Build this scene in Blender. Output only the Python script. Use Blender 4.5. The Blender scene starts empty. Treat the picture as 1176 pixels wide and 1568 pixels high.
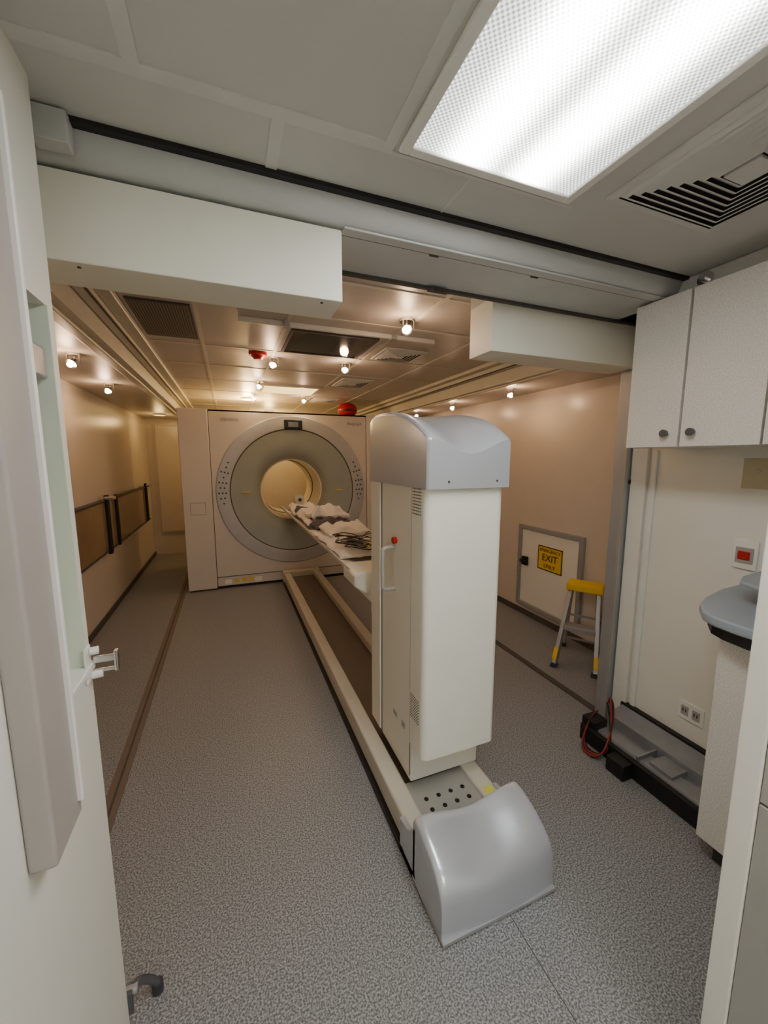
import bpy, bmesh, math, random
from mathutils import Vector, Matrix, noise
random.seed(4)
C = bpy.context.scene.collection

# ---------------------------------------------------------------- materials
def lin(c):
    c = c/255.0
    return c/12.92 if c <= 0.04045 else ((c+0.055)/1.055)**2.4
def rgb(r, g, b): return (lin(r), lin(g), lin(b), 1)

def mat(name, col, rough=0.5, metal=0.0, var=0.04, vscale=6.0, bump=0.0, bscale=120.0, spec=0.5):
    m = bpy.data.materials.new(name); m.use_nodes = True
    nt = m.node_tree; N = nt.nodes; L = nt.links
    b = N['Principled BSDF']
    b.inputs['Roughness'].default_value = rough
    b.inputs['Metallic'].default_value = metal
    b.inputs['Specular IOR Level'].default_value = spec
    tc = N.new('ShaderNodeTexCoord')
    n = N.new('ShaderNodeTexNoise'); n.inputs['Scale'].default_value = vscale; n.inputs['Detail'].default_value = 3
    L.new(tc.outputs['Object'], n.inputs['Vector'])
    r = N.new('ShaderNodeValToRGB')
    r.color_ramp.elements[0].position = 0.3; r.color_ramp.elements[1].position = 0.7
    r.color_ramp.elements[0].color = tuple(max(0, c*(1-var)) for c in col[:3])+(1,)
    r.color_ramp.elements[1].color = tuple(min(1, c*(1+var)) for c in col[:3])+(1,)
    L.new(n.outputs['Fac'], r.inputs['Fac']); L.new(r.outputs['Color'], b.inputs['Base Color'])
    if bump:
        n2 = N.new('ShaderNodeTexNoise'); n2.inputs['Scale'].default_value = bscale
        L.new(tc.outputs['Object'], n2.inputs['Vector'])
        bp = N.new('ShaderNodeBump'); bp.inputs['Strength'].default_value = bump; bp.inputs['Distance'].default_value = 0.002
        L.new(n2.outputs['Fac'], bp.inputs['Height']); L.new(bp.outputs['Normal'], b.inputs['Normal'])
    return m

def speckle(name, c1, c2, scale, rough=0.6, lo=0.4, hi=0.62):
    m = mat(name, c1, rough, 0, 0)
    nt = m.node_tree; N = nt.nodes; L = nt.links; b = N['Principled BSDF']
    tc = N.new('ShaderNodeTexCoord')
    n = N.new('ShaderNodeTexNoise'); n.inputs['Scale'].default_value = scale; n.inputs['Detail'].default_value = 2
    r = N.new('ShaderNodeValToRGB'); r.color_ramp.elements[0].position = lo; r.color_ramp.elements[1].position = hi
    r.color_ramp.elements[0].color = c1; r.color_ramp.elements[1].color = c2
    L.new(tc.outputs['Object'], n.inputs['Vector']); L.new(n.outputs['Fac'], r.inputs['Fac'])
    L.new(r.outputs['Color'], b.inputs['Base Color'])
    return m

def emis(name, col, s):
    m = bpy.data.materials.new(name); m.use_nodes = True
    N = m.node_tree.nodes; L = m.node_tree.links
    N.remove(N['Principled BSDF'])
    e = N.new('ShaderNodeEmission'); e.inputs['Color'].default_value = col; e.inputs['Strength'].default_value = s
    L.new(e.outputs[0], N['Material Output'].inputs['Surface'])
    return m

M_floor = speckle('floor_vinyl', rgb(100, 101, 102), rgb(168, 168, 168), 190, 0.45)
M_wallnear = mat('wall_white', rgb(238, 236, 226), 0.5, 0, 0.015)
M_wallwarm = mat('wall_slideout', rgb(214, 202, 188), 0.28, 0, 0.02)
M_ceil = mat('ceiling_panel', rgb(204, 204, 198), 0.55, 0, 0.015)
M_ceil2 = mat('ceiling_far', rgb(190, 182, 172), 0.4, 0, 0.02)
M_trim = mat('trim_light', rgb(214, 213, 208), 0.5)
M_beam = mat('beam_grey', rgb(196, 198, 196), 0.4)
M_boxw = mat('cover_white', rgb(242, 241, 226), 0.5, 0, 0.015)
M_black = mat('black_rubber', rgb(18, 18, 20), 0.5)
M_dark = mat('dark_grey', rgb(58, 58, 62), 0.45)
M_seam = mat('seam_dark', rgb(80, 76, 72), 0.7)
M_alu = mat('aluminium', rgb(170, 171, 173), 0.4, 0.4)
M_chrome = mat('chrome', rgb(220, 220, 220), 0.18, 1.0)
M_green = mat('jamb_pale_green', rgb(216, 225, 208), 0.55)
M_casing = mat('casing_taupe', rgb(172, 165, 159), 0.5)
M_gantry = mat('gantry_shell', rgb(214, 206, 195), 0.38, 0, 0.015)
M_ring = mat('gantry_ring', rgb(182, 182, 184), 0.35, 0.1)
M_disc = mat('gantry_funnel', rgb(158, 163, 156), 0.4)
M_bore = mat('gantry_bore', rgb(236, 228, 208), 0.4)
M_tower = mat('pedestal_shell', rgb(238, 236, 223), 0.38, 0, 0.015)
M_silver = mat('silver_paint', rgb(200, 203, 210), 0.25, 0.4, 0.015)
M_rail = mat('rail_beige', rgb(206, 200, 184), 0.4)
M_tray = mat('tray_brown_grey', rgb(122, 112, 102), 0.5, 0.2)
M_steel = mat('steel_plate', rgb(176, 174, 168), 0.4, 0.3)
M_zinc = mat('zinc_channel', rgb(150, 152, 154), 0.35, 0.4, 0.08, 12)
M_cab = speckle('cabinet_laminate', rgb(218, 213, 205), rgb(236, 232, 225), 200, 0.45)
M_counter = mat('counter_blue_grey', rgb(158, 168, 178), 0.4)
M_yellow = mat('safety_yellow', rgb(235, 196, 30), 0.45)
M_red = mat('red_lens', rgb(190, 20, 14), 0.2)
M_redplain = mat('red_plastic', rgb(180, 25, 22), 0.4)
M_sheet = mat('white_sheet', rgb(230, 224, 214), 0.8, 0, 0.04, 20)
M_navy = mat('navy_blanket', rgb(84, 80, 88), 0.85, 0, 0.15, 20)
M_brown = mat('smoked_acrylic', rgb(146, 122, 96), 0.08, 0, 0.05)
M_wire_r = mat('wire_red', rgb(140, 36, 28), 0.5)
M_brass = mat('brass_plate', rgb(200, 192, 162), 0.4, 0.2)
M_white = mat('white_plastic', rgb(240, 239, 233), 0.4)
M_strip = mat('floor_strip', rgb(118, 104, 94), 0.5, 0.1)
M_vent = mat('vent_metal', rgb(210, 210, 205), 0.45, 0.0)
M_smoke = mat('dark_glass', rgb(30, 26, 34), 0.08)
M_text = mat('faint_print', rgb(150, 146, 142), 0.6)
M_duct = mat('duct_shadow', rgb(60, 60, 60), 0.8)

# ---------------------------------------------------------------- helpers
def group(name):
    e = bpy.data.objects.new(name, None); C.objects.link(e); return e

def link(name, me, m, parent=None, smooth=False, bevel=0.0, seg=2):
    ob = bpy.data.objects.new(name, me); C.objects.link(ob)
    if m is not None and len(me.materials) == 0: me.materials.append(m)
    if smooth:
        for p in me.polygons: p.use_smooth = True
        me.set_sharp_from_angle(angle=math.radians(38))
    if bevel:
        md = ob.modifiers.new('bevel', 'BEVEL'); md.width = bevel; md.segments = seg; md.limit_method = 'ANGLE'
        md.angle_limit = math.radians(35)
        for p in me.polygons: p.use_smooth = True
        me.set_sharp_from_angle(angle=math.radians(180))
        wn = ob.modifiers.new('wn', 'WEIGHTED_NORMAL'); wn.keep_sharp = True
    if parent: ob.parent = parent
    return ob

def boxes(name, lst, m, parent=None, bevel=0.0, seg=2):
    bm = bmesh.new()
    for (x0, x1, y0, y1, z0, z1) in lst:
        v = [bm.verts.new(p) for p in [(x0,y0,z0),(x1,y0,z0),(x1,y1,z0),(x0,y1,z0),(x0,y0,z1),(x1,y0,z1),(x1,y1,z1),(x0,y1,z1)]]
        for f in [(0,3,2,1),(4,5,6,7),(0,1,5,4),(1,2,6,5),(2,3,7,6),(3,0,4,7)]: bm.faces.new([v[i] for i in f])
    me = bpy.data.meshes.new(name); bm.to_mesh(me); bm.free()
    return link(name, me, m, parent, False, bevel, seg)
def box(name, x0, x1, y0, y1, z0, z1, m, parent=None, bevel=0.0, seg=2):
    return boxes(name, [(x0,x1,y0,y1,z0,z1)], m, parent, bevel, seg)

def prism(name, pts, axis, a0, a1, m, parent=None, bevel=0.0, seg=3, smooth=False):
    bm = bmesh.new()
    def P(p, a):
        if axis == 'x': return (a, p[0], p[1])
        if axis == 'y': return (p[0], a, p[1])
        return (p[0], p[1], a)
    A = [bm.verts.new(P(p, a0)) for p in pts]; B = [bm.verts.new(P(p, a1)) for p in pts]
    n = len(pts)
    bm.faces.new(A); bm.faces.new(B[::-1])
    for i in range(n): bm.faces.new([A[i], B[i], B[(i+1)%n], A[(i+1)%n]])
    bmesh.ops.recalc_face_normals(bm, faces=bm.faces)
    me = bpy.data.meshes.new(name); bm.to_mesh(me); bm.free()
    return link(name, me, m, parent, smooth, bevel, seg)

def cyl(name, p0, p1, r, m, parent=None, r2=None, n=24):
    p0 = Vector(p0); p1 = Vector(p1); d = p1-p0
    bm = bmesh.new()
    bmesh.ops.create_cone(bm, cap_ends=True, segments=n, radius1=r, radius2=(r if r2 is None else r2), depth=d.length)
    q = d.to_track_quat('Z', 'Y').to_matrix().to_4x4()
    bm.transform(Matrix.Translation((p0+p1)/2) @ q)
    me = bpy.data.meshes.new(name); bm.to_mesh(me); bm.free()
    return link(name, me, m, parent, True)

def tube(name, pts, r, m, parent=None, bez=True):
    cu = bpy.data.curves.new(name, 'CURVE'); cu.dimensions = '3D'; cu.bevel_depth = r; cu.bevel_resolution = 4; cu.resolution_u = 8
    cu.use_fill_caps = True
    s = cu.splines.new('NURBS' if bez else 'POLY'); s.points.add(len(pts)-1)
    for i, p in enumerate(pts): s.points[i].co = (*p, 1)
    if bez: s.use_endpoint_u = True; s.order_u = 3
    cu.materials.append(m)
    ob = bpy.data.objects.new(name, cu); C.objects.link(ob)
    if parent: ob.parent = parent
    return ob

def text(name, s, loc, rot, size, m, parent=None, ext=0.0005):
    cu = bpy.data.curves.new(name, 'FONT'); cu.body = s; cu.size = size; cu.extrude = ext
    cu.align_x = 'CENTER'; cu.align_y = 'CENTER'; cu.materials.append(m)
    ob = bpy.data.objects.new(name, cu); C.objects.link(ob); ob.location = loc; ob.rotation_euler = rot
    if parent: ob.parent = parent
    return ob

def lathe_y(name, prof, cx, cz, m, parent=None, n=96):
    bm = bmesh.new(); rings = []
    for (r, y) in prof:
        rings.append([bm.verts.new((cx+r*math.cos(2*math.pi*i/n), y, cz+r*math.sin(2*math.pi*i/n))) for i in range(n)])
    for a, b in zip(rings, rings[1:]):
        for i in range(n): bm.faces.new([a[i], a[(i+1)%n], b[(i+1)%n], b[i]])
    me = bpy.data.meshes.new(name); bm.to_mesh(me); bm.free()
    return link(name, me, m, parent, True)

def plate_hole(name, x0, x1, z0, z1, cx, cz, R, y, m, parent=None):
    ang = [2*math.pi*i/96 for i in range(96)]
    for (x, z) in [(x0,z0),(x1,z0),(x1,z1),(x0,z1)]:
        ang.append(math.atan2(z-cz, x-cx) % (2*math.pi))
    ang = sorted(set(round(a, 6) for a in ang))
    bm = bmesh.new(); I = []; O = []
    for a in ang:
        c, s = math.cos(a), math.sin(a)
        ts = []
        if c > 1e-6: ts.append((x1-cx)/c)
        if c < -1e-6: ts.append((x0-cx)/c)
        if s > 1e-6: ts.append((z1-cz)/s)
        if s < -1e-6: ts.append((z0-cz)/s)
        t = min(ts)
        I.append(bm.verts.new((cx+R*c, y, cz+R*s))); O.append(bm.verts.new((cx+t*c, y, cz+t*s)))
    n = len(ang)
    for i in range(n):
        bm.faces.new([I[i], I[(i+1)%n], O[(i+1)%n], O[i]])
    me = bpy.data.meshes.new(name); bm.to_mesh(me); bm.free()
    return link(name, me, m, parent)

def discs(name, pts, r, normal, m, parent=None, n=10, th=0.002):
    bm = bmesh.new()
    q = Vector(normal).to_track_quat('Z', 'Y').to_matrix().to_4x4()
    for p in pts:
        g = bmesh.ops.create_cone(bm, cap_ends=True, segments=n, radius1=r, radius2=r, depth=th)
        bmesh.ops.transform(bm, verts=g['verts'], matrix=Matrix.Translation(p) @ q)
    me = bpy.data.meshes.new(name); bm.to_mesh(me); bm.free()
    return link(name, me, m, parent)

ZC = 2.15
YB0 = -2.8
# ---------------------------------------------------------------- room shell
box('floor', -1.2, 2.62, YB0, 6.85, -0.06, 0.0, M_floor)
boxes('ceiling', [(-0.62, 2.05, YB0, 1.085, ZC, ZC+0.06)], M_ceil)
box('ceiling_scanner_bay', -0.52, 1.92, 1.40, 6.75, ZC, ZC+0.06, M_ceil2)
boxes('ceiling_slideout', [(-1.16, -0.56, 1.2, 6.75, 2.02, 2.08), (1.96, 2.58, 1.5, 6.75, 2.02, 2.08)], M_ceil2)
box('wall_back', -0.62, 2.05, YB0-0.06, YB0, 0, ZC+0.06, M_wallnear)
WY0, WY1, WYE = 0.775, 0.98, 1.01
wl = group('wall_left_near')
boxes('wall_mass', [(-0.62, -0.31, YB0, WY0, 0, ZC), (-0.62, -0.31, WY0, WY1, 0, 1.0), (-0.62, -0.31, WY0, WY1, 1.74, ZC),
                    (-0.62, -0.31, WY1, WYE, 0, ZC), (-0.62, -0.47, WY0, WY1, 1.0, 1.74)], M_wallnear, wl)
boxes('recess_lining', [(-0.47, -0.308, WY1-0.004, WY1, 1.0, 1.74), (-0.47, -0.465, WY0, WY1-0.004, 1.0, 1.74)], M_green, wl)
box('wall_left_return', -0.62, -0.5, WYE, 1.22, 0, ZC, M_wallnear)
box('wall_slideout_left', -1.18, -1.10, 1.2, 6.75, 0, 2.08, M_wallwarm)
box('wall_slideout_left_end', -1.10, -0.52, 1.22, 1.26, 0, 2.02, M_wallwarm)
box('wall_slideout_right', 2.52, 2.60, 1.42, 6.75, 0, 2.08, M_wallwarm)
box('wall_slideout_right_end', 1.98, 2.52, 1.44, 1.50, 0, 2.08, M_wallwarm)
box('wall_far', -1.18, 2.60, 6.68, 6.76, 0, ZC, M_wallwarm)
box('wall_right_near', 1.95, 2.05, YB0, 1.42, 0, ZC, M_wallnear)
for nm, s, xa in (('trim_1', -1, -0.52), ('trim_2', 1, 1.92)):
    g = group(nm)
    def X(a, b):
        p, q = xa+s*a, xa+s*b
        return (min(p, q), max(p, q))
    y0 = 1.27 if s < 0 else 1.58
    boxes('header', [(*X(-0.0, 0.04), y0, 6.68, 2.0, ZC)], M_rail, g)
    boxes('track_a', [(*X(-0.05, -0.0), y0, 6.68, 2.09, ZC)], M_rail, g, 0.006)
    boxes('track_b', [(*X(-0.11, -0.05), y0, 6.68, 2.12, ZC)], M_rail, g, 0.006)
    boxes('track_c', [(*X(-0.054, -0.046), y0, 6.68, 2.084, 2.092)], M_seam, g)
    boxes('track_d', [(*X(0.04, 0.09), y0, 6.68, 1.985, 2.02)], M_rail, g, 0.006)
boxes('trim_3', [(-0.31, 0.36, 0.905, 0.935, ZC-0.003, ZC), (0.36, 0.385, -0.5, 0.935, ZC-0.003, ZC), (-0.14, -0.113, -0.9, 0.905, ZC-0.003, ZC),
                 (0.118, 0.145, 0.935, 1.085, ZC-0.003, ZC), (0.60, 0.606, 0.935, 1.085, ZC-0.002, ZC), (0.385, 0.93, 0.925, 0.935, ZC-0.003, ZC)], M_trim)
gr = []
for x in (-0.11, 0.32, 0.93, 1.42): gr.append((x-0.010, x+0.010, 1.42, 6.66, ZC-0.004, ZC))
for y in (1.62, 2.05, 2.78, 3.35, 3.95, 4.55, 5.15, 5.75, 6.3): gr.append((-0.40, 1.80, y-0.010, y+0.010, ZC-0.0035, ZC))
boxes('trim_4', gr, M_rail)

hb = group('header_beam')
box('gap', -0.50, 1.95, 1.083, 1.103, 2.139, ZC+0.06, M_black, hb)
prism('beam', [(1.103, 2.215), (1.103, 2.14), (1.118, 2.105), (1.128, 2.092), (1.142, 2.086), (1.16, 2.085), (1.40, 2.085), (1.40, 2.215)], 'x', -0.50, 1.95, M_beam, hb, 0.003)
boxes('seams', [(0.33, 1.93, 1.172, 1.177, 2.081, 2.086), (0.33, 1.93, 1.385, 1.40, 2.074, 2.086)], M_seam, hb)
box('lower_lip', 0.33, 1.93, 1.135, 1.172, 2.079, 2.086, M_beam, hb, 0.002)
box('bracket', -0.335, -0.27, 1.065, 1.105, 2.085, 2.147, M_beam, hb, 0.003)
boxes('clips', [(0.62, 0.65, 1.178, 1.186, 2.080, 2.086), (1.02, 1.05, 1.178, 1.186, 2.080, 2.086), (0.72, 0.80, 1.37, 1.39, 2.065, 2.075)], M_seam, hb)
hc = group('duct_cover')
box('cover_shell', -0.49, 0.325, 1.145, 1.30, 1.89, 2.078, M_boxw, hc, 0.003)
discs('screws', [(-0.30, 1.17, 1.889), (0.27, 1.17, 1.889)], 0.004, (0, 0, 1), M_seam, hc)
hc2 = group('duct_cover')
box('cover_shell', 1.03, 1.895, 1.41, 1.57, 1.89, 2.10, M_boxw, hc2, 0.003)
box('mount', 1.03, 1.895, 1.40, 1.57, 2.10, 2.149, M_beam, hc2)

def diffuser_mat(name, k):
    me_ = bpy.data.materials.new(name); me_.use_nodes = True
    N = me_.node_tree.nodes; L = me_.node_tree.links; N.remove(N['Principled BSDF'])
    tc = N.new('ShaderNodeTexCoord'); sx = N.new('ShaderNodeSeparateXYZ'); L.new(tc.outputs['Object'], sx.inputs[0])
    def mth(op, a, b=None):
        n = N.new('ShaderNodeMath'); n.operation = op
        for i, v in enumerate((a, b)):
            if v is None: continue
            if isinstance(v, (int, float)): n.inputs[i].default_value = v
            else: L.new(v, n.inputs[i])
        return n.outputs[0]
    def lobe(c, w):
        a = mth('SUBTRACT', sx.outputs['X'], c); a = mth('MULTIPLY', a, a)
        return mth('POWER', 2.718, mth('MULTIPLY', a, -w))
    g1 = mth('ADD', lobe(0.56, 420.0), lobe(0.735, 420.0))
    px = mth('SINE', mth('MULTIPLY', sx.outputs['X'], 560.0)); py = mth('SINE', mth('MULTIPLY', sx.outputs['Y'], 560.0))
    pz = mth('ADD', mth('MULTIPLY', mth('MULTIPLY', px, py), 0.6), 0.85)
    st = mth('MULTIPLY', mth('MULTIPLY', mth('ADD', mth('MULTIPLY', g1, 31.0), 2.0), pz), k)
    e = N.new('ShaderNodeEmission'); e.inputs['Color'].default_value = (0.99, 0.99, 0.96, 1)
    L.new(st, e.inputs['Strength']); L.new(e.outputs[0], N['Material Output'].inputs['Surface'])
    return me_
for (ya, yb, k) in ((-0.35, 0.888, 1.0), (-2.5, -1.3, 1.1)):  # rear panel is unseen, added behind the camera to brighten the near room
    fl = group('seen_and_added_ceiling_light')
    boxes('frame', [(0.395, 0.42, ya-0.024, yb+0.024, ZC-0.012, ZC), (0.876, 0.901, ya-0.024, yb+0.024, ZC-0.012, ZC),
                    (0.42, 0.876, yb, yb+0.024, ZC-0.012, ZC), (0.42, 0.876, ya-0.024, ya, ZC-0.012, ZC)], M_white, fl, 0.003)
    box('diffuser', 0.42, 0.876, ya, yb, ZC-0.006, ZC-0.001, diffuser_mat('diffuser_lit', k), fl)

def vent(name, x0, x1, y0, y1, z, k=7):
    g = group(name)
    bm = bmesh.new()
    cx, cy = (x0+x1)/2, (y0+y1)/2; hx, hy = (x1-x0)/2, (y1-y0)/2
    def frame(o, i, zo, zi):
        P = lambda s, zz: [bm.verts.new((cx+sx_*hx*s, cy+sy_*hy*s, zz)) for sx_, sy_ in ((-1,-1),(1,-1),(1,1),(-1,1))]
        A = P(o, zo); B = P(i, zi)
        for j in range(4): bm.faces.new([A[j], A[(j+1)%4], B[(j+1)%4], B[j]])
    frame(1.0, 0.995, z-0.001, z-0.008)
    frame(0.995, 0.90, z-0.008, z-0.010)
    st = 0.72/k
    for j in range(k):
        s = 0.90-j*st
        frame(s, s-st*0.70, z-0.006, z-0.016)
        frame(s-st*0.70, s-st*0.80, z-0.016, z-0.014)
    me = bpy.data.meshes.new('louvres'); bm.to_mesh(me); bm.free()
    link('louvres', me, M_vent, g)
    s = 0.17
    box('centre_plate', cx-hx*s, cx+hx*s, cy-hy*s, cy+hy*s, z-0.018, z-0.012, M_vent, g)
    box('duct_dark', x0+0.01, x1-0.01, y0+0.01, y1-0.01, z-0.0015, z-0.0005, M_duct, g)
    return g
vent('ceiling_air_vent', 0.985, 1.42, 0.43, 0.865, ZC, 8)
vent('ceiling_air_vent', 0.97, 1.27, 2.42, 2.72, ZC, 5)
vent('ceiling_air_vent', 0.97, 1.27, 3.45, 3.85, ZC, 5)
vent('ceiling_air_vent', 0.97, 1.27, 4.65, 5.0, ZC, 5)
g = group('ceiling_return_grille')
box('panel', -0.39, -0.13, 2.10, 2.66, ZC-0.006, ZC, M_seam, g)
boxes('slats', [(-0.385+i*0.0125, -0.377+i*0.0125, 2.11, 2.65, ZC-0.008, ZC-0.006) for i in range(20)], M_tray, g)
g = group('smoked_ceiling_panel')
box('glass', 0.37, 0.85, 2.28, 2.72, ZC-0.008, ZC, M_smoke, g)
boxes('rim', [(0.355,0.37,2.265,2.735,ZC-0.012,ZC),(0.85,0.865,2.265,2.735,ZC-0.012,ZC),(0.37,0.85,2.265,2.28,ZC-0.012,ZC),(0.37,0.85,2.72,2.735,ZC-0.012,ZC)], M_seam, g)
g = group('ceiling_equipment_rail')
box('rail', 0.08, 1.18, 2.165, 2.19, ZC-0.025, ZC, M_trim, g, 0.004)
boxes('clips', [(0.3,0.33,2.155,2.20,ZC-0.029,ZC),(0.9,0.93,2.155,2.20,ZC-0.029,ZC)], M_alu, g)
g = group('smoke_alarm')
cyl('base', (0.22, 2.86, ZC), (0.22, 2.86, ZC-0.02), 0.06, M_redplain, g)
cyl('dome', (0.22, 2.86, ZC-0.02), (0.22, 2.86, ZC-0.045), 0.045, M_redplain, g, 0.025)
g = group('warm_ceiling_light_panel')
boxes('frame', [(0.33,0.36,4.0,4.5,ZC-0.012,ZC),(0.88,0.91,4.0,4.5,ZC-0.012,ZC),(0.36,0.88,4.0,4.03,ZC-0.012,ZC),(0.36,0.88,4.47,4.5,ZC-0.012,ZC)], M_rail, g)
box('diffuser', 0.36, 0.88, 4.03, 4.47, ZC-0.008, ZC-0.001, emis('warm_diffuser', (1.0, 0.66, 0.25, 1), 3.0), g)

M_bulb = emis('halogen_bulb', (1.0, 0.72, 0.42, 1), 60)
def spot(x, y, z, w=2.6):
    g = group('ceiling_spotlight')
    cyl('base', (x, y, z), (x, y, z-0.012), 0.035, M_chrome, g)
    cyl('stem', (x, y, z-0.012), (x, y, z-0.04), 0.007, M_chrome, g)
    cyl('reflector', (x, y-0.0, z-0.035), (x-0.01, y-0.03, z-0.062), 0.012, M_chrome, g, 0.026)
    bm = bmesh.new(); bmesh.ops.create_icosphere(bm, subdivisions=2, radius=0.015, matrix=Matrix.Translation((x-0.013, y-0.037, z-0.066)))
    me = bpy.data.meshes.new('bulb'); bm.to_mesh(me); bm.free(); link('bulb', me, M_bulb, g, True)
    boxes('yoke', [(x-0.03, x-0.026, y-0.025, y-0.01, z-0.06, z-0.01), (x+0.026, x+0.03, y-0.025, y-0.01, z-0.06, z-0.01)], M_chrome, g)
    l = bpy.data.lights.new('halogen', 'POINT'); l.energy = w; l.color = (1.0, 0.64, 0.40); l.shadow_soft_size = 0.03
    o = bpy.data.objects.new('halogen', l); C.objects.link(o); o.location = (x-0.02, y-0.05, z-0.085); o.parent = g
for (x, y, z) in [(0.88,1.92,ZC),(0.33,2.95,ZC),(0.84,2.92,ZC),(0.30,3.85,ZC),(0.30,4.62,ZC),(0.84,4.62,ZC),
                  (2.18,2.72,2.02),(2.18,3.62,2.02),(2.18,4.45,2.02),(-0.76,2.72,2.02),(-0.82,3.68,2.02)]:
    spot(x, y, z)
for (x, y, w, zl) in [(0.6, 6.2, 14, 1.93), (0.25, 4.98, 20, 2.06), (-0.8, 5.9, 2.5, 1.9)]:
    g = group('rear_bay_lamp')
    zt = ZC if x > 0 else 2.02
    cyl('base', (x, y, zt), (x, y, zt-0.02), 0.07, M_white, g)
    l = bpy.data.lights.new('lamp', 'POINT'); l.energy = w; l.color = (1.0, 0.66, 0.26); l.shadow_soft_size = 0.05
    o = bpy.data.objects.new('lamp', l); C.objects.link(o); o.location = (x, y, zl); o.parent = g

boxes('trim_5', [(-0.56, -0.50, 1.0, 6.6, 0, 0.006)], M_strip)
boxes('trim_6', [(-0.532, -0.524, 1.0, 6.6, 0.006, 0.008)], M_seam)
boxes('trim_7', [(1.89, 1.93, 1.5, 6.6, 0, 0.008)], M_seam)
boxes('trim_8', [(0.766, 0.768, -0.9, 0.85, 0, 0.001)], M_seam)
boxes('baseboard_right', [(2.505, 2.52, 1.5, 6.68, 0, 0.05)], M_seam)
boxes('baseboard_left', [(-1.10, -1.085, 1.26, 6.68, 0, 0.05)], M_seam)

# ---------------------------------------------------------------- GANTRY
G = group('pet_ct_scanner_gantry')
cx, cz = 0.70, 1.08; YF = 4.60; YB = 5.85
plate_hole('front_panel', -0.175, 1.575, 0.14, 1.96, cx, cz, 0.845, YF, M_gantry, G)
plate_hole('rear_panel', -0.175, 1.575, 0.14, 1.96, cx, cz, 0.55, YB, M_gantry, G)
box('top_panel', -0.175, 1.575, YF, YB, 1.945, 1.96, M_gantry, G)
box('side_column_a', -0.47, -0.18, YF-0.012, YB, 0.012, 1.965, M_gantry, G, 0.012)
box('side_column_b', 1.58, 1.87, YF-0.012, YB, 0.012, 1.965, M_gantry, G, 0.012)
box('skirt', -0.175, 1.575, YF+0.012, YB, 0.03, 0.13, M_gantry, G, 0.004)
box('skirt_gap', -0.175, 1.575, YF+0.02, YB-0.01, 0.0, 0.15, M_black, G)
box('column_seams', -0.182, -0.174, YF-0.001, YF+0.01, 0.13, 1.955, M_seam, G)
box('foot_a', -0.46, -0.19, YF+0.002, YB-0.01, 0, 0.015, M_black, G)
box('foot_b', 1.59, 1.86, YF+0.002, YB-0.01, 0, 0.015, M_black, G)
lathe_y('ring', [(0.85, YF+0.01), (0.845, YF-0.006), (0.835, YF-0.018), (0.735, YF-0.022), (0.705, YF-0.016), (0.699, YF-0.004)], cx, cz, M_ring, G)
lathe_y('ring_seam', [(0.702, YF-0.010), (0.697, YF-0.009), (0.691, YF-0.005)], cx, cz, M_seam, G)
lathe_y('funnel', [(0.695, YF-0.006), (0.68, YF+0.0), (0.58, YF+0.012), (0.50, YF+0.03), (0.43, YF+0.065), (0.395, YF+0.11), (0.375, YF+0.17), (0.365, YF+0.22)], cx, cz, M_disc, G)
lathe_y('bore_liner', [(0.365, YF+0.22), (0.35, YF+0.222), (0.35, YF+0.72), (0.345, YF+0.725), (0.345, YF+0.74), (0.35, YF+0.745), (0.35, YB-0.1), (0.42, YB-0.04), (0.55, YB)], cx, cz, M_bore, G)
lathe_y('bore_seam', [(0.352, YF+0.70), (0.343, YF+0.705), (0.343, YF+0.715), (0.352, YF+0.72)], cx, cz, M_black, G)
box('display_bezel', 0.60, 0.80, YF-0.040, YF-0.015, 1.775, 1.88, M_black, G, 0.01)
box('display_screen', 0.645, 0.755, YF-0.042, YF-0.040, 1.80, 1.855, mat('lcd', rgb(110, 120, 140), 0.15), G)
pts = []
for sgn in (-1, 1):
    for a in range(-4, 5):
        th = math.radians(a*4.2+8)
        for rr in ((0.775,) if a in (-4, 4, 3, 1) else (0.755, 0.795) if a % 2 else (0.74, 0.775, 0.81)):
            pts.append((cx+sgn*rr*math.cos(th), YF-0.022, cz+rr*math.sin(th)))
discs('buttons', pts, 0.0095, (0, 1, 0), M_dark, G, 14, 0.008)
boxes('laser_slots', [(0.13, 0.21, YF-0.001, YF+0.012, 1.07, 1.08), (1.19, 1.27, YF-0.001, YF+0.012, 1.07, 1.08)], M_yellow, G)
text('maker_label', 'SIEMENS', (0.03, YF-0.002, 1.86), (math.radians(90), 0, 0), 0.05, M_text, G)
text('type_label', 'Biograph', (1.43, YF-0.002, 1.86), (math.radians(90), 0, 0), 0.05, M_text, G)
boxes('hatch', [(-0.40,-0.25,YF-0.0135,YF-0.012,0.85,0.853),(-0.40,-0.25,YF-0.0135,YF-0.012,0.977,0.98),(-0.40,-0.397,YF-0.0135,YF-0.012,0.85,0.98),(-0.253,-0.25,YF-0.0135,YF-0.012,0.85,0.98)], M_seam, G)
boxes('warning_labels', [(0.08,0.13,YF+0.010,YF+0.012,0.06,0.10),(0.16,0.20,YF+0.010,YF+0.012,0.06,0.10),(0.0,0.05,YF+0.010,YF+0.012,0.06,0.09)], M_yellow, G)
boxes('info_labels', [(0.22,0.30,YF+0.010,YF+0.012,0.05,0.10),(-0.1,-0.03,YF+0.010,YF+0.012,0.05,0.10)], M_white, G)

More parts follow.
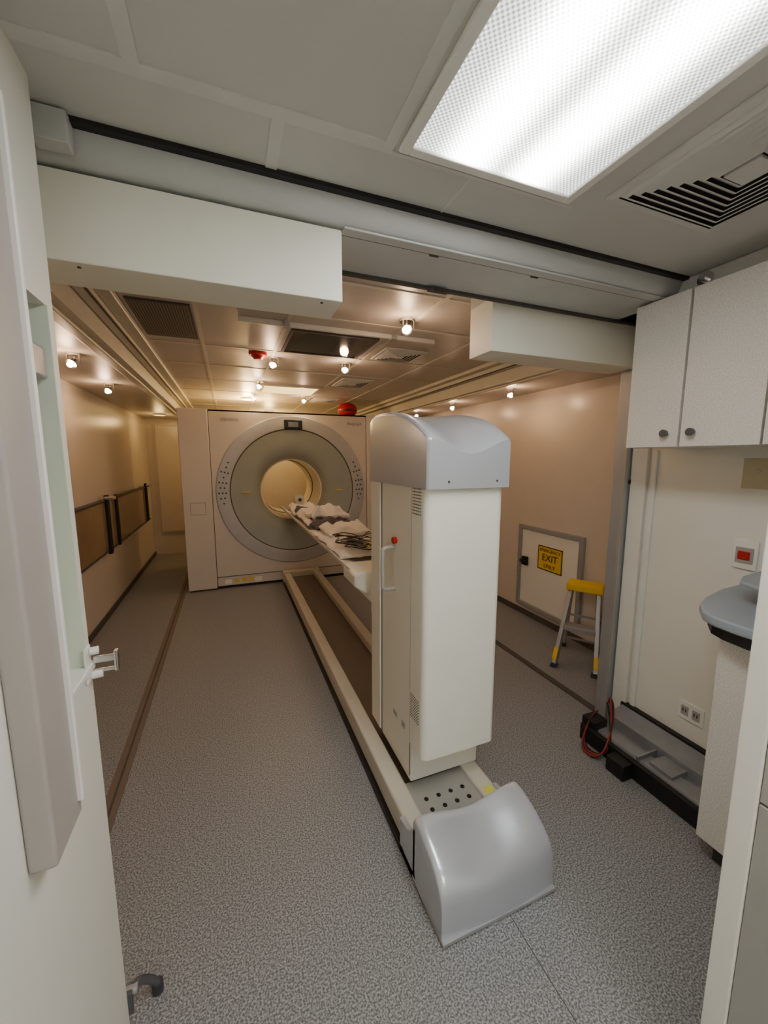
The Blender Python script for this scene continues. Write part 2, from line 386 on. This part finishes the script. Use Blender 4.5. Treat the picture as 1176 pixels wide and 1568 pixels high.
g = group('red_warning_beacon')
cyl('base', (1.42, 4.85, 1.962), (1.42, 4.85, 1.985), 0.09, M_black, g)
bm = bmesh.new(); bmesh.ops.create_uvsphere(bm, u_segments=24, v_segments=12, radius=0.095, matrix=Matrix.Translation((1.42, 4.85, 2.05)) @ Matrix.Diagonal((1.3, 1, 0.95, 1)))
me = bpy.data.meshes.new('lens'); bm.to_mesh(me); bm.free(); link('lens', me, M_red, g, True)
cyl('lens_band', (1.42, 4.85, 2.03), (1.42, 4.85, 2.05), 0.115, M_black, g)

# ---------------------------------------------------------------- TABLE
T = group('patient_table')
XL, XR = 0.535, 0.945
box('rail_a', XL, XL+0.075, 1.05, 4.56, 0.03, 0.135, M_rail, T, 0.012)
box('rail_b', XR-0.075, XR, 1.05, 4.56, 0.03, 0.135, M_rail, T, 0.012)
box('rail_plinth', XL-0.012, XR+0.012, 1.04, 4.56, 0.0, 0.032, M_black, T)
box('channel_floor', XL+0.06, XR-0.06, 1.30, 4.56, 0.03, 0.085, M_tray, T)
box('channel_end_plate', XL+0.07, XR-0.07, 1.05, 1.32, 0.03, 0.118, M_steel, T, 0.003)
box('rail_end_cap', XL-0.01, XR+0.01, 4.50, 4.585, 0.0, 0.15, M_rail, T, 0.01)
pts = [(0.66+0.055*i, 1.17+0.05*(j), 0.1185) for i in range(4) for j in range(2)]
discs('bolt_holes', pts, 0.009, (0, 0, 1), M_black, T, 14)
boxes('rail_labels', [(0.555,0.60,1.07,1.12,0.135,0.1362),(0.885,0.925,1.12,1.17,0.135,0.1362)], mat('label_lemon', rgb(222, 216, 90), 0.5), T)
box('channel_bar', 0.62, 0.86, 1.10, 1.115, 0.118, 0.13, M_alu, T)
prof = [(0.0, 0.0), (0.001, 0.118), (0.004, 0.140), (0.012, 0.160), (0.026, 0.180), (0.048, 0.200), (0.08, 0.219), (0.12, 0.236), (0.16, 0.247), (0.185, 0.250), (0.195, 0.246), (0.20, 0.236), (0.20, 0.0)]
bm = bmesh.new(); rows = []
nx = 32
xa, xb = XL-0.012, XR+0.008
for i in range(nx+1):
    t = i/nx; u = -math.cos(math.pi*t)
    edge = max(0.0, 1-(1-abs(u))/0.10)
    dz = 0.016*(1-math.sqrt(max(0, 1-edge**2)))
    dip = 0.030*(math.cos(min(1, abs(u)/0.9)*math.pi)*0.5+0.5)
    x = (xa+xb)/2+u*(xb-xa)/2
    row = []
    for y, z in prof:
        zz = z
        if z > 0.11:
            w_ = min(1.0, max(0.0, (y-0.004)/0.06))
            zz = z-dz-dip*w_
        yo = 0.858+y-(0.012*(1-u*u) if y < 0.05 else 0.012*(1-u*u)*max(0, 1-(y-0.05)/0.05))
        row.append(bm.verts.new((x, yo, zz)))
    rows.append(row)
for a_, b_ in zip(rows, rows[1:]):
    for j in range(len(prof)-1): bm.faces.new([a_[j], a_[j+1], b_[j+1], b_[j]])
bm.faces.new(rows[0]); bm.faces.new(rows[-1][::-1])
bmesh.ops.recalc_face_normals(bm, faces=bm.faces)
me = bpy.data.meshes.new('end_hood'); bm.to_mesh(me); bm.free(); o = link('end_hood', me, M_silver, T, True)
for k, (qa, qb) in enumerate(((XL-0.012, XL+0.008), (XR-0.012, XR+0.008))):
    prism('hood_skirt_%d' % k, [(1.04, 0.005), (1.04, 0.215), (1.06, 0.20), (1.085, 0.165), (1.11, 0.15), (1.17, 0.14), (1.17, 0.005)], 'x', qa, qb, M_silver, T, 0.004)
box('hood_base_strip', xa-0.002, xb+0.002, 0.844, 1.06, 0.003, 0.018, M_alu, T, 0.003)
x0, x1 = 0.625, 0.952
box('tower_core', x0+0.004, x1-0.004, 1.30, 1.74, 0.135, 1.36, M_tower, T, 0.006)
rc = 0.028; out = []
def arc(cx_, cy_, r, a0, a1, n=8):
    return [(cx_+r*math.cos(math.radians(a0+(a1-a0)*i/n)), cy_+r*math.sin(math.radians(a0+(a1-a0)*i/n))) for i in range(n+1)]
out = [(x0, 1.305)]+arc(x0+rc, 1.19+rc, rc, 180, 270)+arc(x1-rc, 1.19+rc, rc, 270, 360)+[(x1, 1.305)]
prism('tower_front_cover', out, 'z', 0.312, 1.36, M_tower, T, 0, 3, True)
boxes('tower_seams', [(x0+0.0025, x0+0.0045, 1.308, 1.312, 0.16, 1.35), (x0+0.0025, x0+0.0045, 1.618, 1.624, 0.14, 1.35)], M_seam, T)
box('tower_rear_door', x0-0.004, x0+0.006, 1.63, 1.745, 0.15, 1.35, M_tower, T, 0.003)
pts = []
for zz in (1.25, 0.44):
    for i in range(7):
        for j in range(9): pts.append((x0-0.0005, 1.232+i*0.0105, zz+j*0.0115))
discs('vent_holes', pts, 0.0026, (1, 0, 0), M_seam, T, 6)
boxes('rating_plates', [(x0+0.002, x0+0.0042, 1.44, 1.48, 0.33, 0.35), (x0+0.002, x0+0.0042, 1.36, 1.39, 0.33, 0.355)], M_steel, T)
tube('grab_handle', [(x0+0.004, 1.47, 1.085), (x0-0.035, 1.47, 1.085), (x0-0.05, 1.47, 1.08), (x0-0.052, 1.47, 1.06), (x0-0.052, 1.47, 0.93), (x0-0.05, 1.47, 0.91), (x0-0.035, 1.47, 0.905), (x0+0.004, 1.47, 0.905)], 0.009, M_steel, T)
cyl('stop_button', (x0+0.004, 1.46, 1.115), (x0-0.012, 1.46, 1.115), 0.014, M_redplain, T)
st_ = [(1.748, 1.60, 0.0), (1.744, 1.618, 0.0), (1.73, 1.632, 0.0), (1.69, 1.640, 0.004), (1.60, 1.642, 0.010), (1.50, 1.636, 0.018), (1.42, 1.624, 0.028), (1.35, 1.608, 0.038), (1.28, 1.584, 0.046), (1.22, 1.553, 0.050), (1.19, 1.534, 0.050), (1.178, 1.525, 0.050)]
bm = bmesh.new(); rows = []
ca, cb = 0.617, 0.960; hw = (cb-ca)/2; cm = (ca+cb)/2; RR = 0.016
for (y, zt, dip) in st_:
    row = [bm.verts.new((ca, y, 1.345)), bm.verts.new((ca, y, zt-RR))]
    for k in range(1, 6):
        a_ = math.radians(180-18*k); row.append(bm.verts.new((ca+RR+RR*math.cos(a_), y, zt-RR+RR*math.sin(a_))))
    for k in range(1, 18):
        u = -1+2*k/18; xx = cm+u*(hw-RR)
        row.append(bm.verts.new((xx, y, zt-dip*(math.cos(u*math.pi)*0.5+0.5)**0.8)))
    for k in range(0, 5):
        a_ = math.radians(90-18*k); row.append(bm.verts.new((cb-RR+RR*math.cos(a_), y, zt-RR+RR*math.sin(a_))))
    row += [bm.verts.new((cb, y, zt-RR)), bm.verts.new((cb, y, 1.345))]
    rows.append(row)
for a_, b_ in zip(rows, rows[1:]):
    n = len(a_)
    for j in range(n): bm.faces.new([a_[j], a_[(j+1)%n], b_[(j+1)%n], b_[j]])
fr = [bm.verts.new((cm+(v.co.x-cm)*0.965, 1.170, 1.345 if v.co.z < 1.35 else v.co.z-0.009)) for v in rows[-1]]
n = len(fr)
for j in range(n): bm.faces.new([rows[-1][j], rows[-1][(j+1)%n], fr[(j+1)%n], fr[j]])
bm.faces.new(rows[0]); bm.faces.new(fr[::-1])
bmesh.ops.recalc_face_normals(bm, faces=bm.faces)
me = bpy.data.meshes.new('tower_cap'); bm.to_mesh(me); bm.free()
for p in me.polygons: p.use_smooth = True
me.set_sharp_from_angle(angle=math.radians(24))
o = link('tower_cap', me, M_silver, T)
discs('cap_screws', [(0.70, 1.169, 1.37), (0.90, 1.169, 1.37)], 0.004, (0, 1, 0), M_dark, T)
sec = []
for k in range(13):
    u = -1+2*k/12; sec.append((0.755+u*0.19, 0.875-0.035*(1-u*u)))
for k in range(13):
    u = 1-2*k/12; sec.append((0.755+u*0.175, 0.838-0.045*(1-u*u)**0.6))
prism('bed_pallet', sec, 'y', 1.95, 4.98, M_sheet, T, 0, 3, True)
box('bed_carrier', 0.65, 0.86, 1.74, 2.2, 0.70, 0.80, M_tower, T, 0.02)
prism('bed_end_bracket', [(0.565, 0.80), (0.565, 0.86), (0.60, 0.875), (0.94, 0.875), (0.95, 0.80), (0.90, 0.76), (0.62, 0.76)], 'y', 1.84, 2.06, M_tower, T, 0.012)
box('bed_support_arm', 0.67, 0.84, 1.7, 1.9, 0.62, 0.78, M_tower, T, 0.015)

def cloth(name, x0, x1, y0, y1, z, amp, m, parent, sd, th=0.01, edge=0.03, nx=26, ny=34, skew=0.0):
    bm = bmesh.new(); V = []
    for j in range(ny+1):
        r = []
        for i in range(nx+1):
            x = x0+(x1-x0)*i/nx; y = y0+(y1-y0)*j/ny+skew*(i/nx-0.5)
            q = Vector((x*7+sd, y*5-sd, sd))
            h = abs(noise.noise(q))*1.6+0.5*abs(noise.noise(q*2.3))
            dx = 0.02*noise.noise(q*1.7+Vector((5, 0, 0))); dy = 0.04*noise.noise(q*1.3+Vector((0, 9, 0)))
            e_ = min(i, nx-i, j, ny-j)/4.0; e_ = min(1, e_)
            r.append(bm.verts.new((x+dx, y+dy, z+amp*h*(0.25+0.75*e_)-(1-e_)*edge*0.2)))
        V.append(r)
    for j in range(ny):
        for i in range(nx): bm.faces.new([V[j][i], V[j][i+1], V[j+1][i+1], V[j+1][i]])
    me = bpy.data.meshes.new(name); bm.to_mesh(me); bm.free()
    o = link(name, me, m, parent, True)
    s = o.modifiers.new('thick', 'SOLIDIFY'); s.thickness = th; s.offset = -1
    return o
B = group('bed_linen')
cloth('sheet', 0.575, 0.935, 2.15, 3.1, 0.885, 0.035, M_sheet, B, 1.3)
cloth('folded_blanket', 0.62, 0.95, 2.62, 3.05, 0.925, 0.05, M_sheet, B, 9.4, th=0.03, skew=0.12)
cloth('dark_blanket', 0.60, 0.95, 3.02, 3.30, 0.915, 0.05, M_navy, B, 4.1, skew=0.15)
cloth('folded_sheet', 0.62, 0.97, 3.22, 3.85, 0.965, 0.07, M_sheet, B, 7.7, th=0.04, skew=0.1)
cloth('under_sheet', 0.585, 0.925, 3.2, 4.2, 0.90, 0.05, M_sheet, B, 5.5)
cloth('grey_blanket', 0.60, 0.78, 3.85, 4.1, 0.925, 0.05, M_navy, B, 2.9)
cloth('pillow_cover', 0.61, 0.91, 4.1, 4.7, 0.90, 0.04, M_sheet, B, 12.2)
Bc = group('ecg_cable_bundle')
M_cg = mat('cable_grey', rgb(90, 88, 84), 0.5)
for k in range(8):
    p = []
    ax, ay = random.uniform(.66,.84), random.uniform(2.15,2.38)
    for i in range(14):
        t = i*0.9+k
        p.append((ax+0.08*math.cos(t*1.1+k), ay+0.12*math.sin(t)+0.01*i, 0.925+0.012*math.sin(t*2.1+k)+0.003*k))
    tube('cable_%d' % k, p, 0.0032, (M_black, M_cg, M_black, M_cg, M_yellow)[k % 5], Bc)
g = group('phantom_holder')
cyl('cylinder', (0.82, 5.0, 0.93), (0.82, 5.12, 0.93), 0.06, M_white, g)
cyl('knob', (0.82, 4.97, 0.93), (0.82, 5.0, 0.93), 0.02, M_dark, g)
box('stand', 0.77, 0.87, 4.95, 5.13, 0.84, 0.88, M_white, g, 0.005)

# ---------------------------------------------------------------- left near window parts
g = group('window_casing')
box('casing_board', -0.31, -0.272, 0.665, WY0, 0.83, 1.95, M_casing, g, 0.006)
box('casing_highlight', -0.276, -0.264, 0.757, 0.767, 0.86, 1.95, M_white, g, 0.002)  # white strip stands in for the bright highlight line along the board
g = group('window_sill')
box('board', -0.47, -0.30, WY0, 1.007, 0.985, 1.003, M_white, g, 0.003)
g = group('roller_blind_headrail')
box('rail', -0.40, -0.315, WY0+.01, WY1-.01, 1.60, 1.66, M_alu, g, 0.006)
box('end_cap', -0.33, -0.30, WY0, 0.82, 1.66, 1.73, M_dark, g, 0.004)
g = group('window_latch')
box('plate', -0.31, -0.304, 0.965, 1.0, 0.965, 1.045, M_white, g, 0.003)
cyl('knob_a', (-0.304, 0.99, 1.03), (-0.288, 0.993, 1.03), 0.009, M_white, g)
cyl('knob_b', (-0.304, 0.99, 0.975), (-0.284, 0.993, 0.975), 0.009, M_white, g)
boxes('hasp', [(-0.300, -0.252, 0.991, 0.997, 1.0, 1.016), (-0.260, -0.252, 0.985, 0.999, 0.978, 1.025), (-0.30,-0.252,0.991,0.997,0.978,0.986)], M_chrome, g, 0.002)
g = group('door_stop')
M_stop = mat('door_stop_grey', rgb(96, 97, 100), 0.35, 0.4)
box('mount', -0.325, -0.300, WYE+.001, WYE+.013, 0.02, 0.085, M_stop, g, 0.003)
tube('lever', [(-0.31, 1.025, 0.072), (-0.295, 1.04, 0.078), (-0.275, 1.05, 0.060), (-0.256, 1.055, 0.035), (-0.252, 1.055, 0.02)], 0.010, M_stop, g)
cyl('rubber_foot', (-0.252, 1.055, 0.0), (-0.252, 1.055, 0.028), 0.014, M_dark, g)
cyl('pivot', (-0.32, 1.028, 0.074), (-0.290, 1.028, 0.074), 0.011, M_alu, g)

g = group('patient_transfer_board')
box('smoked_panel', -1.07, -1.055, 3.2, 6.2, 0.62, 1.06, M_brown, g)
boxes('straps', [(-1.06, -1.03, 4.18, 4.24, 0.58, 1.12), (-1.06, -1.03, 6.0, 6.06, 0.62, 1.12), (-1.06, -1.03, 4.5, 4.54, 0.6, 1.1)], M_black, g, 0.004)
boxes('top_rail', [(-1.10, -1.045, 3.2, 6.25, 1.06, 1.075), (-1.10, -1.045, 3.2, 6.25, 0.61, 0.62)], M_dark, g)
boxes('hooks', [(-1.05, -0.98, 4.16, 4.26, 1.08, 1.11), (-1.05, -0.98, 6.0, 6.08, 1.08, 1.11)], M_chrome, g, 0.004)
g = group('door_1')
box('leaf', -0.98, -0.50, 6.64, 6.68, 0.35, 1.93, M_wallwarm, g, 0.01)
boxes('gasket', [(-1.0, -0.98, 6.65, 6.68, 0.33, 1.95), (-0.98, -0.50, 6.65, 6.68, 0.33, 0.35)], M_rail, g)

g = group('emergency_exit_hatch')
y0, y1, z0, z1 = 2.17, 2.89, 0.09, 0.85
boxes('frame', [(2.49, 2.52, y0, y0+0.04, z0, z1), (2.49, 2.52, y1-0.04, y1, z0, z1), (2.49, 2.52, y0+0.04, y1-0.04, z0, z0+0.04), (2.49, 2.52, y0+0.04, y1-0.04, z1-0.04, z1)], M_alu, g, 0.003)
box('leaf', 2.505, 2.52, y0+0.04, y1-0.04, z0+0.04, z1-0.04, M_wallnear, g)
box('latch', 2.475, 2.505, 2.76, 2.82, 0.48, 0.56, M_black, g, 0.006)
box('latch_lever', 2.46, 2.478, 2.75, 2.83, 0.51, 0.53, M_black, g, 0.003)
box('sign_plate', 2.500, 2.505, 2.37, 2.64, 0.49, 0.70, M_yellow, g)
boxes('sign_border', [(2.499,2.5005,2.37,2.64,0.692,0.70),(2.499,2.5005,2.37,2.64,0.49,0.498),(2.499,2.5005,2.37,2.378,0.49,0.70),(2.499,2.5005,2.632,2.64,0.49,0.70)], M_black, g)
R = (math.radians(90), 0, math.radians(-90))
text('sign_text_a', 'EMERGENCY', (2.4985, 2.505, 0.662), R, 0.040, M_black, g)
text('sign_text_b', 'EXIT', (2.4985, 2.505, 0.60), R, 0.085, M_black, g)
text('sign_text_c', 'ONLY', (2.4985, 2.505, 0.53), R, 0.048, M_black, g)
g = group('steel_post')
boxes('post', [(1.90, 1.965, 1.425, 1.50, 0, 2.084)], M_alu, g, 0.004)
boxes('channel_lip', [(1.89, 1.90, 1.425, 1.44, 0, 2.084)], M_steel, g)
cyl('bolt', (1.93, 1.425, 1.33), (1.93, 1.415, 1.33), 0.012, M_dark, g)
boxes('trim_9', [(1.925, 1.95, 1.34, 1.42, 0, 2.08)], M_wallnear, None, 0.004)
boxes('trim_10', [(1.935, 1.95, 1.30, 1.325, 0, 1.49)], M_white, None, 0.004)

S = group('step_ladder')
def bar(name, p0, p1, w, d, m):
    p0 = Vector(p0); p1 = Vector(p1); v = p1-p0
    bm = bmesh.new(); bmesh.ops.create_cube(bm, size=1)
    bm.transform(Matrix.Translation((p0+p1)/2) @ v.to_track_quat('Z', 'Y').to_matrix().to_4x4() @ Matrix.Diagonal((w, d, v.length, 1)))
    me = bpy.data.meshes.new(name); bm.to_mesh(me); bm.free(); return link(name, me, m, S, False, 0.002)
for k, (yt, yb_) in enumerate(((-0.11, -0.16), (0.11, 0.16))):
    bar('front_rail_%d' % k, (-0.27, yb_, 0.015), (0.10, yt, 0.53), 0.032, 0.060, M_alu)
    bar('rear_rail_%d' % k, (0.18, yb_, 0.015), (0.14, yt, 0.53), 0.018, 0.026, M_alu)
    bar('rail_label_%d' % k, (-0.255, yb_+math.copysign(0.001, yb_), 0.038), (-0.20, yb_-math.copysign(0.006, yb_), 0.112), 0.036, 0.063, M_yellow)
    bar('spreader_%d' % k, (-0.08, (yt+yb_)/2, 0.27), (0.16, (yt+yb_)/2, 0.27), 0.012, 0.006, M_dark)
    box('foot_%d' % k, -0.30, -0.24, yb_-0.03, yb_+0.03, 0.0, 0.02, M_dark, S, 0.004)
    box('rear_foot_%d' % k, 0.16, 0.20, yb_-0.02, yb_+0.02, 0.0, 0.03, M_dark, S, 0.004)
box('top_cap', 0.03, 0.20, -0.15, 0.15, 0.515, 0.575, M_yellow, S, 0.01)
box('step', -0.14, -0.03, -0.13, 0.13, 0.25, 0.285, M_alu, S, 0.003)
boxes('cross_braces', [(0.165, 0.18, -0.15, 0.15, 0.08, 0.095), (0.15, 0.165, -0.14, 0.14, 0.28, 0.295)], M_alu, S)
S.location = (2.315, 1.985, 0); S.rotation_euler = (0, 0, math.radians(34)); S.scale = (0.8, 0.8, 0.95)

# ---------------------------------------------------------------- right cabinetry
K = group('wall_cabinet')
box('carcass', 1.65, 1.95, 0.40, 1.235, 1.50, 2.07, M_black, K)
for k, (a_, b_) in enumerate(((1.024, 1.235), (0.765, 1.015), (0.50, 0.758), (0.40, 0.494))):
    box('door_panel_%d' % k, 1.63, 1.65, a_, b_, 1.495, 2.075, M_cab, K, 0.0015)
box('end_panel', 1.65, 1.95, 1.235, 1.25, 1.495, 2.075, M_cab, K)
box('underside', 1.655, 1.95, 0.40, 1.235, 1.495, 1.50, M_cab, K)
for k, yk in enumerate((1.065, 0.968, 0.55)):
    cyl('knob_stem_%d' % k, (1.63, yk, 1.548), (1.612, yk, 1.548), 0.006, M_chrome, K)
    cyl('knob_%d' % k, (1.618, yk, 1.548), (1.604, yk, 1.548), 0.013, M_stop, K, 0.015)
boxes('trim_11', [(1.70, 1.95, 0.40, 1.40, 2.085, ZC)], M_trim, None, 0.01)
g = group('sprinkler_head')
cyl('rose', (1.70, 1.02, 2.115), (1.688, 1.02, 2.115), 0.026, M_chrome, g)
cyl('nozzle', (1.69, 1.02, 2.115), (1.67, 1.02, 2.115), 0.012, M_chrome, g)

D = group('base_cabinet')
box('carcass', 1.53, 1.95, 0.40, 0.76, 0.08, 0.86, M_cab, D, 0.004)
box('toe_kick', 1.57, 1.95, 0.40, 0.72, 0.0, 0.08, M_dark, D)
cpt = [(1.95, 0.40), (1.47, 0.40), (1.45, 0.68), (1.458, 0.745), (1.48, 0.79), (1.55, 0.84), (1.64, 0.875), (1.80, 0.91), (1.95, 0.92)]
prism('counter_core', [(x+0.02 if x < 1.9 else x, y-0.02 if y > .5 else y) for x, y in cpt], 'z', 0.86, 0.90, M_black, D)
prism('countertop', cpt, 'z', 0.90, 0.935, M_counter, D, 0.008)
M_ = group('monitor_shelf')
prism('shelf', [(1.95, 0.55), (1.78, 0.55), (1.66, 0.62), (1.64, 0.72), (1.67, 0.79), (1.75, 0.82), (1.95, 0.84)], 'z', 1.005, 1.02, M_counter, M_, 0.005)
cyl('post', (1.85, 0.70, 0.935), (1.85, 0.70, 1.006), 0.02, M_dark, M_)

g = group('outlet_plate')
box('plate', 1.942, 1.95, 0.985, 1.095, 0.230, 0.318, M_white, g, 0.003)
boxes('sockets', [(1.938, 1.942, 1.0, 1.032, 0.252, 0.297), (1.938, 1.942, 1.048, 1.08, 0.252, 0.297)], M_casing, g, 0.002)
boxes('slots', [(1.9372,1.9382,1.008,1.012,0.268,0.285),(1.9372,1.9382,1.02,1.024,0.268,0.285),(1.9372,1.9382,1.056,1.06,0.268,0.285),(1.9372,1.9382,1.068,1.072,0.268,0.285)], M_black, g)
g = group('switch_plate')
box('plate', 1.943, 1.95, 0.865, 0.955, 1.33, 1.45, M_brass, g, 0.002)
cyl('dial', (1.943, 0.90, 1.40), (1.935, 0.90, 1.40), 0.008, M_chrome, g)
g = group('emergency_stop_switch')
box('plate', 1.940, 1.95, 0.87, 0.955, 1.00, 1.12, M_white, g, 0.003)
box('rocker', 1.930, 1.940, 0.892, 0.933, 1.04, 1.075, M_redplain, g, 0.004)
box('rocker_frame', 1.936, 1.941, 0.882, 0.943, 1.025, 1.09, M_casing, g, 0.002)

H = group('slideout_motor_channel')
box('black_base', 1.64, 1.945, 0.78, 1.37, 0.0, 0.045, M_black, H, 0.004)
box('black_front', 1.64, 1.665, 0.78, 1.37, 0.04, 0.085, M_black, H, 0.004)
prism('grey_cover', [(1.67, 0.05), (1.69, 0.08), (1.76, 0.08), (1.762, 0.06), (1.80, 0.06), (1.802, 0.115), (1.87, 0.12), (1.915, 0.135), (1.915, 0.045), (1.67, 0.045)], 'y', 0.80, 1.35, M_zinc, H, 0.002)
box('black_top_edge', 1.915, 1.945, 0.80, 1.36, 0.045, 0.145, M_black, H, 0.003)
boxes('dividers', [(1.67, 1.80, 1.08, 1.09, 0.05, 0.10), (1.70, 1.80, 0.95, 1.05, 0.06, 0.095)], M_zinc, H, 0.002)
box('junction_box', 1.58, 1.66, 1.08, 1.17, 0.0, 0.075, M_black, H, 0.006)
box('end_block', 1.66, 1.75, 1.30, 1.38, 0.045, 0.12, M_black, H, 0.006)
for k, (m_, dx) in enumerate(((M_wire_r, 0.0), (M_black, 0.012), (M_wire_r, 0.02), (M_black, -0.012))):
    tube('wire_%d' % k, [(1.84+dx, 1.37, 0.15), (1.79+dx, 1.33, 0.24-0.02*k), (1.72+dx, 1.26, 0.17), (1.64-dx, 1.20, 0.06), (1.60-dx, 1.22, 0.015), (1.585-dx, 1.29, 0.012), (1.62, 1.33, 0.05), (1.68, 1.34, 0.14), (1.76, 1.37, 0.12)], 0.0045, m_, H)

P = group('door_2')
box('partition_leaf', 0.90, 1.945, 0.29, 0.385, 0.0, ZC-0.002, M_casing, P)
box('jamb_edge', 0.885, 0.90, 0.350, 0.39, 0.0, ZC-0.002, M_wallnear, P, 0.003)
box('jamb_face', 0.890, 0.90, 0.275, 0.349, 0.815, ZC-0.002, M_casing, P, 0.002)
box('jamb_kick', 0.890, 0.90, 0.275, 0.349, 0.0, 0.811, M_steel, P, 0.002)

# ---------------------------------------------------------------- world + camera
w = bpy.data.worlds.new('world'); bpy.context.scene.world = w; w.use_nodes = True
w.node_tree.nodes['Background'].inputs[0].default_value = (0.5, 0.5, 0.5, 1)
w.node_tree.nodes['Background'].inputs[1].default_value = 0.1
cam = bpy.data.cameras.new('camera'); co = bpy.data.objects.new('camera', cam); C.objects.link(co)
co.location = (0, 0, 1.45)
co.rotation_euler = (math.radians(90-7.8), 0, math.radians(-21.5))
cam.sensor_fit = 'HORIZONTAL'; cam.sensor_width = 36; cam.lens = 600/1176*36; cam.clip_start = 0.02
bpy.context.scene.camera = co
